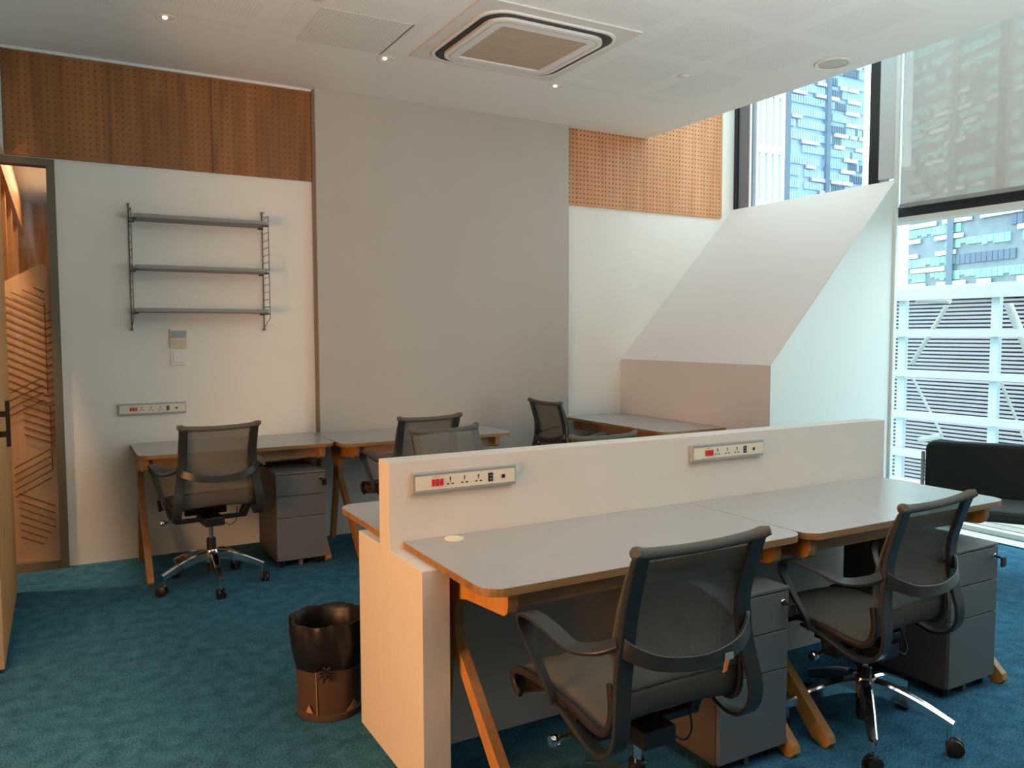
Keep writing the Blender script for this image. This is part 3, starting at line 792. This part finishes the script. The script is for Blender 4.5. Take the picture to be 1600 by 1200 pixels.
    add_box(bm, -0.20, 0.20, -0.030, 0.0, 0.372, 0.396)
    add_prism(bm, [(-0.20, 0.372), (-0.228, 0.44), (-0.228, 0.465), (-0.20, 0.455), (-0.17, 0.396)], 'Y', -0.03, 0.03)
    add_prism(bm, [(0.20, 0.372), (0.228, 0.44), (0.228, 0.465), (0.20, 0.455), (0.17, 0.396)], 'Y', -0.03, 0.03)
    add_box(bm, -0.12, 0.12, 0.10, 0.13, 0.385, 0.440)
    mech = link('mechanism', bm, M_['black'], t, bevel=0.004)
    bm = bm_new()
    add_tube(bm, [(-0.19, 0.03, 0.385), (-0.246, 0.03, 0.378)], 0.007, 8, smooth=False)
    add_lathe(bm, [(0.014, -0.270), (0.017, -0.266), (0.017, -0.248), (0.014, -0.245)], (0, 0.03, 0.378), 16, 'X')
    link('lever', bm, M_['chrome'], mech, smooth=40)
    bm = bm_new(); add_tube(bm, [(0.17, 0.03, 0.392), (0.215, 0.03, 0.395)], 0.006, 8, smooth=False)
    link('lever', bm, M_['chrome'], mech, smooth=40)
    bm = bm_new(); add_tube(bm, [(0.05, -0.09, 0.372), (0.085, -0.10, 0.352), (0.12, -0.09, 0.37), (0.135, -0.06, 0.41), (0.14, -0.04, 0.44)], 0.003, 6)
    link('cable', bm, M_['black'], mech, smooth=60)
    # gas lift
    bm = bm_new(); add_lathe(bm, [(0.013, 0.25), (0.013, 0.353)], (0, 0, 0), 20)
    gl = link('gas_lift', bm, M_['chrome'], t, smooth=40)
    bm = bm_new(); add_lathe(bm, [(0.025, 0.075), (0.026, 0.20), (0.026, 0.268), (0.022, 0.272), (0.0131, 0.272)], (0, 0, 0), 20)
    link('sleeve', bm, M_['black'], gl, smooth=40)
    bm = bm_new(); add_lathe(bm, [(0.0262, 0.135), (0.042, 0.14), (0.044, 0.20), (0.038, 0.214), (0.0262, 0.216)], (0, 0, 0), 24, cap=False)
    hub = link('base_hub', bm, M_['chrome'], t, smooth=40)
    for k in range(5):
        a = -PI/2 + k*2*PI/5
        dx, dy = math.cos(a), math.sin(a); w_ = Vector((-dy, dx, 0))
        bm = bm_new()
        add_ribbon(bm, [(dx*0.035, dy*0.035, 0.178), (dx*0.10, dy*0.10, 0.172), (dx*0.19, dy*0.19, 0.145), (dx*0.290, dy*0.290, 0.104)], w_, [0.042, 0.040, 0.035, 0.028], [0.060, 0.054, 0.044, 0.032], 5)
        add_tube(bm, [(dx*0.281, dy*0.281, 0.103), (dx*0.281, dy*0.281, 0.048)], 0.009, 10, smooth=False)
        leg = link('base_arm', bm, M_['chrome'], t, smooth=40)
        bm = bm_new()
        cx, cy = dx*0.300, dy*0.300
        rot = Matrix.Translation((cx, cy, 0.030)) @ Matrix.Rotation(a + 0.7*((k*37) % 5 - 2), 4, 'Z')
        b2 = bm_new()
        for s in (-0.024, 0.006): add_lathe(b2, [(0.020, s), (0.0295, s+0.004), (0.0295, s+0.014), (0.020, s+0.018)], (0, 0, 0), 20, 'X')
        add_box(b2, -0.005, 0.005, -0.018, 0.022, -0.008, 0.026)
        for v in b2.verts: v.co = rot @ v.co
        bm.free()
        link('caster', b2, M_['black'], leg, smooth=40)
    return t
chair0 = make_chair('x')
UPPER = {'seat', 'backrest', 'seat_rim', 'upright', 'armrest', 'lumbar_bar', 'top_rail', 'mechanism'}
def place_chair(x, y, rz, label, base_rz=0.0, dz=0.0, first=[True]):
    if first[0]: c = chair0; first[0] = False
    else: c = copy_tree(PROTO)
    c.location = (x, y, 0); c.rotation_euler = (0, 0, rz); c['label'] = label
    Rb = Matrix.Rotation(base_rz, 4, 'Z')
    for ch in c.children:
        k = ch.name.split('.')[0]
        if k in UPPER: ch.location.z = dz
        elif k == 'gas_lift': ch.scale = (1, 1, 1); ch.location.z = dz*0.5
        else: ch.rotation_euler = (0, 0, base_rz)
    return c
PROTO = chair0
chairs = []
c = place_chair(0.745, 4.93, math.radians(5), 'office chair at the back wall desk under the wire shelf, seen from behind', math.radians(-5), 0.012); chairs.append(c)
def reset(c):
    for ch in c.children:
        ch.location = (0, 0, 0); ch.rotation_euler = (0, 0, 0)
def place2(*a, **k):
    c = place_chair(*a, **k); return c
# (children transforms are set on every copy, so copying the first chair is safe)
place2(1.99, 4.87, math.radians(4), 'office chair pushed toward the desk in front of the grey column', base_rz=0.3)
cC = place2(1.875, 3.775, math.radians(188), 'office chair facing the camera behind the left half of the partition', base_rz=0.2)
place2(3.47, 5.22, math.radians(-88), 'office chair turned sideways toward the desk in the niche', base_rz=0.5)
place2(2.575, 3.305, math.radians(180), 'office chair behind the partition of which only the top rail and arm show', base_rz=0.4, dz=-0.035)
cF = place2(1.382, 1.745, math.radians(0), 'nearest office chair, with a small orange tag hanging on its lumbar bar', base_rz=math.radians(30), dz=0.0)
place2(2.54, 1.885, math.radians(4), 'office chair before the partition between the two pedestals, window side', base_rz=math.radians(21), dz=-0.046)
lbar = [ch for ch in cF.children if ch.name.startswith('lumbar_bar')][0]
bm = bm_new(); add_box(bm, 0.058, 0.085, -0.279, -0.2765, 0.645, 0.662, 0); add_prism(bm, [(0.050, 0.615), (0.062, 0.618), (0.070, 0.645), (0.058, 0.648)], 'Y', -0.280, -0.277, 1)
tg = link('tag', bm, [M_['alu'], M_['tag']], lbar)

# ================================================================= waste bin
t = tag(empty('waste_bin', (0.885, 3.045, 0)), 'brown round waste bin lined with a black bag beside the partition end', 'waste bin')
bm = bm_new(); add_lathe(bm, [(0.118, 0.0), (0.126, 0.004), (0.126, 0.022), (0.119, 0.026), (0.124, 0.12), (0.136, 0.36), (0.130, 0.36), (0.114, 0.03), (0.01, 0.02)], (0, 0, 0), 40)
link('body', bm, M_['bin'], t, smooth=50)
bm = bm_new(); seg = 120; rows = []
prof = [(0.104, 0.06, 0.0), (0.116, 0.26, 0.2), (0.123, 0.35, 0.2), (0.137, 0.373, 0.6), (0.146, 0.374, 1.0), (0.149, 0.352, 1), (0.148, 0.30, 1), (0.143, 0.25, 0.9), (0.134, 0.205, 0.7), (0.1295, 0.195, 0.4)]
for (r_, z, k) in prof:
    ring = []
    for i in range(seg):
        a = 2*PI*i/seg
        rr = r_ + k*0.0032*(math.sin(a*9+z*40) + math.sin(a*17-z*90)*0.9 + math.sin(a*5+2) + math.sin(a*13+z*70+1)*0.5)
        zz = z + k*0.006*(math.sin(a*7+1)+math.sin(a*3))*(0.5 if z > 0.34 else 1)
        ring.append(bm.verts.new((rr*math.cos(a), rr*math.sin(a), zz)))
    rows.append(ring)
for a in range(len(rows)-1):
    for i in range(seg): bm.faces.new((rows[a][i], rows[a][(i+1) % seg], rows[a+1][(i+1) % seg], rows[a+1][i]))
bm.faces.new(rows[0][::-1])
bag = link('bin_bag', bm, M_['bag'], t, smooth=60)
bm = bm_new()
ka = math.radians(-112); kc = Vector((math.cos(ka)*0.148, math.sin(ka)*0.148, 0.205))
for q in range(7):
    an = q*0.9; add_tube(bm, [kc, kc + Vector((0.02*math.cos(an), -0.008, 0.018*math.sin(an))), kc + Vector((0.038*math.cos(an), -0.004, 0.03*math.sin(an)-0.01))], [0.008, 0.006, 0.002], 8, 3)
link('bag_knot', bm, M_['bag'], bag, smooth=60)
bm = bm_new()
def bin_patch(a0, a1, z0, z1, tri=True):
    N = 6
    vs = []
    for i in range(N+1):
        a = math.radians(a0 + (a1-a0)*i/N); rr = 0.1285
        zt_ = z0 + (z1-z0)*(1-abs(2*i/N-1)) if tri else z1
        vs.append((bm.verts.new((rr*math.cos(a), rr*math.sin(a), z0)), bm.verts.new(((rr+0.001)*math.cos(a), (rr+0.001)*math.sin(a), zt_+0.001))))
    for i in range(N): bm.faces.new((vs[i][0], vs[i+1][0], vs[i+1][1], vs[i][1]))
bin_patch(-78, -45, 0.030, 0.066)
o = link('paper_scrap', bm, M_['bin_paper'], t); so = o.modifiers.new('solid', 'SOLIDIFY'); so.thickness = 0.001
bm = bm_new(); bin_patch(-150, -135, 0.035, 0.065)
o = link('paper_scrap', bm, M_['bin_paper'], t); so = o.modifiers.new('solid', 'SOLIDIFY'); so.thickness = 0.001
bm = bm_new(); a = math.radians(-128); add_tube(bm, [(0.1245*math.cos(a), 0.1245*math.sin(a), 0.028), (0.133*math.cos(a), 0.133*math.sin(a), 0.24)], 0.0022, 6, smooth=False)
link('seam', bm, M_['bin_paper'], t)

# ================================================================= armchair by the window
t = tag(empty('armchair', (4.88, 2.70, 0), math.radians(-58)), 'dark charcoal upholstered armchair by the window, cut by the right edge of the photo', 'armchair')
bm = bm_new()
# local: faces -Y
add_prism(bm, rrect(-0.43, 0.43, 0.43, 0.775, (0.03, 0.03, 0.06, 0.06)), 'Y', 0.20, 0.29)
link('backrest', bm, M_['arm_fabric'], t, bevel=0.02)
bm = bm_new(); add_prism(bm, rrect(-0.42, 0.42, -0.24, 0.195, (0.06, 0.06, 0.03, 0.03)), 'Z', 0.375, 0.445)
link('seat', bm, M_['arm_seat'], t, bevel=0.02)
for s_ in (-1, 1):
    bm = bm_new(); add_tube(bm, [(s_*0.445, 0.25, 0.70), (s_*0.445, 0.23, 0.40), (s_*0.43, 0.18, 0.365), (s_*0.20, 0.0, 0.36)], 0.011, 10, smooth=False)
    link('side_frame', bm, M_['steel_white'], t, smooth=40)
bm = bm_new(); add_lathe(bm, [(0.17, 0.0), (0.17, 0.010), (0.04, 0.028), (0.03, 0.06), (0.03, 0.36)], (0.30, 0.05, 0), 32)
link('pedestal_base', bm, M_['chrome'], t, smooth=40)

# ================================================================= outside
struct(box('floor_terrace', 5.96, 7.55, -6, 12, -0.16, -0.03, M_['deck']))
bm = bm_new()
for k in range(10): add_box(bm, 6.0+k*0.145, 6.0+k*0.145+0.125, -6, 12, -0.0295, -0.012)
tag(link('deck_boards', bm, M_['deck']), 'pale wooden deck boards outside the main window', 'decking')
# white steel frame with beams, posts and braces
t = tag(empty('steel_screen_frame', (12.0, 6, -4)), 'white steel frame of beams, posts and braces outside the main window', 'steel frame')
for (z, h) in ((2.06, 0.17), (1.45, 0.11), (0.80, 0.11), (0.13, 0.11), (-0.50, 0.11), (-1.15, 0.11), (-1.8, 0.11)):
    box('beam', -0.02, 0.12, -9, 9, z+4-h/2, z+4+h/2, M_['steel_white'], t)
import math as _m
def yat(px, x):
    a = YAW + math.atan((px-800)/F_PX); return x/math.tan(a)
for px in (1415, 1560, 1720, 1900):
    y = yat(px, 12.25)-6
    box('post', 0.13, 0.22, y-0.06, y+0.06, 0, 6.10 if px < 1500 else 6.18, M_['steel_blue'], t)
def brace(p0, p1, x, r_):
    def P(p):
        a = YAW + math.atan((p[0]-800)/F_PX); hd = x/math.sin(a); fd = hd*math.cos(math.atan((p[0]-800)/F_PX))
        return (x-12.0, x/math.tan(a)-6, 1.47+4 - (p[1]-520)/F_PX*fd)
    bm = bm_new(); add_tube(bm, [P(p0), P(p1)], r_, 10, smooth=False)
    link('brace', bm, M_['steel_white'], t, smooth=40)
brace((1477, 480), (1425, 570), 12.4, 0.035); brace((1425, 588), (1476, 682), 12.4, 0.022)
brace((1573, 478), (1640, 625), 12.45, 0.06); brace((1565, 598), (1620, 720), 12.4, 0.022)
brace((1440, 690), (1475, 683), 12.4, 0.05); brace((1430, 470), (1482, 472), 12.4, 0.05)
# louvred wall of the neighbouring roof
t = tag(empty('louvred_wall', (16.5, 8, -4)), 'pale horizontally louvred plant-room wall behind the white steel frame', 'building')
box('wall', 0.12, 0.6, -16, 16, 0, 6.36, M_['louvre_gap'], t)
bm = bm_new()
for k in range(76):
    z = 0.10 + k*0.083
    add_prism(bm, [(-0.02, z), (0.10, z+0.03), (0.10, z+0.045), (-0.02, z+0.048)], 'Y', -16, 16)
tag(link('louvre', bm, M_['louvre'], t), None, None)
box('parapet', -0.10, 0.7, -16, 16, 6.36, 6.46, M_['steel_white'], t)
box('gutter', -0.20, -0.02, -16, 16, 6.22, 6.30, M_['steel_white'], t)

# towers
def tower(name, label, origin, ang, width, z0, z1, mods, rowh, kinds, bars, strips, seed, depth=18, barcol='t_white', nbar=90, core='t_grey', lens=(3, 5, 7, 9), gap=(1, 6)):
    """facade in local XZ plane facing -Y, local x along the facade"""
    rnd = random.Random(seed)
    t = tag(empty(name, (origin[0], origin[1], z0), ang), label, 'building')
    H = z1-z0
    box('core', 0, width, 0.3, depth, 0, H, M_[core], t)
    nr = int(H/rowh)
    for r_i in range(nr):
        bm = bm_new(); zr = r_i*rowh; x = 0.2
        cur = rnd.choice(kinds)
        while x < width-0.3:
            if rnd.random() < 0.35: cur = rnd.choice(kinds)
            w_ = min(mods, width-0.3-x)
            hh = rowh*rnd.choice((0.55, 0.55, 0.55, 0.42, 0.3)) if cur == 0 else rowh*0.6
            if cur is not None: add_box(bm, x+0.06, x+w_-0.06, 0.0, 0.29, zr+rowh*0.95-hh, zr+rowh*0.95, cur)
            x += mods
        if len(bm.faces) == 0: bm.free(); continue
        link('window_band', bm, [M_['t_green'], M_['t_blue'], M_['t_dark']], t)
    cnt = 0
    for r_i in range(nr):
        x = rnd.uniform(-2, 4)
        while x < width and cnt < nbar:
            L = rnd.choice(lens)*mods*0.8
            if rnd.random() < bars:
                x0, x1 = max(0, x), min(width, x+L)
                if x1-x0 > 1:
                    box('spandrel_panel', x0, x1, -0.35, -0.01, r_i*rowh+0.02, r_i*rowh+rowh*0.30, M_[barcol], t); cnt += 1
            x += L + rnd.uniform(*gap)
    for (a, b_) in strips: box('vertical_recess', a, b_, -0.5, -0.36, 0, H, M_['t_dark'], t)
    return t
# tower seen through the main window: facade runs toward the camera
a0 = YAW + math.atan((1413-800)/F_PX)
P0 = Vector((190*math.sin(a0), 190*math.cos(a0)))
dirv = Vector((-math.sin(math.radians(14)), -math.cos(math.radians(14))))
angB = math.atan2(dirv.y, dirv.x)
tower('office_tower', 'glass office tower with green windows and white bars seen through the main window', (P0.x, P0.y), angB, 62, -20, 95, 1.25, 3.05, (0, 0, 0, 0, 2, None), 0.6, [(11.0, 12.6), (40, 42)], 3, nbar=98)
# towers seen through the high window: facades face the camera side
def xat(px, y):
    a = YAW + math.atan((px-800)/F_PX); return y*math.tan(a)
yT = 88.0
xs = [xat(p, yT) for p in (1219, 1287, 1343)]
tower('office_tower', 'pale blue glass tower with pinkish bands in the middle of the high window', (xs[0], yT), 0, xs[1]-xs[0], 12, 62, 0.55, 1.84, (1, 1, 1, 1, None), 0.45, [(0, 0.9), (xs[1]-xs[0]-0.9, xs[1]-xs[0])], 11, depth=6, barcol='t_pink', core='t_blue2', lens=(5, 7, 9), gap=(0.5, 3), nbar=98)
tower('office_tower', 'blue glass tower with white bars at the right of the high window', (xs[1]+0.1, yT), 0, xs[2]-xs[1]-0.1, 12, 62, 0.55, 1.84, (1, 1, 2), 0.75, [], 12, depth=6, core='t_blue2', lens=(3, 5, 7), gap=(0.3, 3), nbar=98)
t = tag(empty('office_block', (xat(1165, 80), 80, 0)), 'white gridded office block at the left of the high window', 'building')
wB = xat(1216, 80)-xat(1165, 80)
box('wall', 0, wB, 0.4, 8, 0, 75, M_['t_blue'], t)
for k in range(6): box('pier', k*wB/5-0.25, k*wB/5+0.25, -0.3, 0.39, 0, 75, M_['t_white'], t)
for k in range(9): box('spandrel', 0, wB, -0.1, 0.38, 3+k*7.6, 4.0+k*7.6, M_['t_white'], t)
t = tag(empty('white_building', (150, 122, -20)), 'white building edge left of the green-windowed tower', 'building')
box('wall', 0, 60, 0, 20, 0, 60, M_['t_white'], t)
for k in range(9): box('window', 2, 6, -0.2, -0.01, 8+k*4, 10+k*4, M_['t_blue'], t)
struct(box('ground', -50, 400, -150, 400, -21.5, -21, mat('city_ground', '#8a8c88', 0.9)))
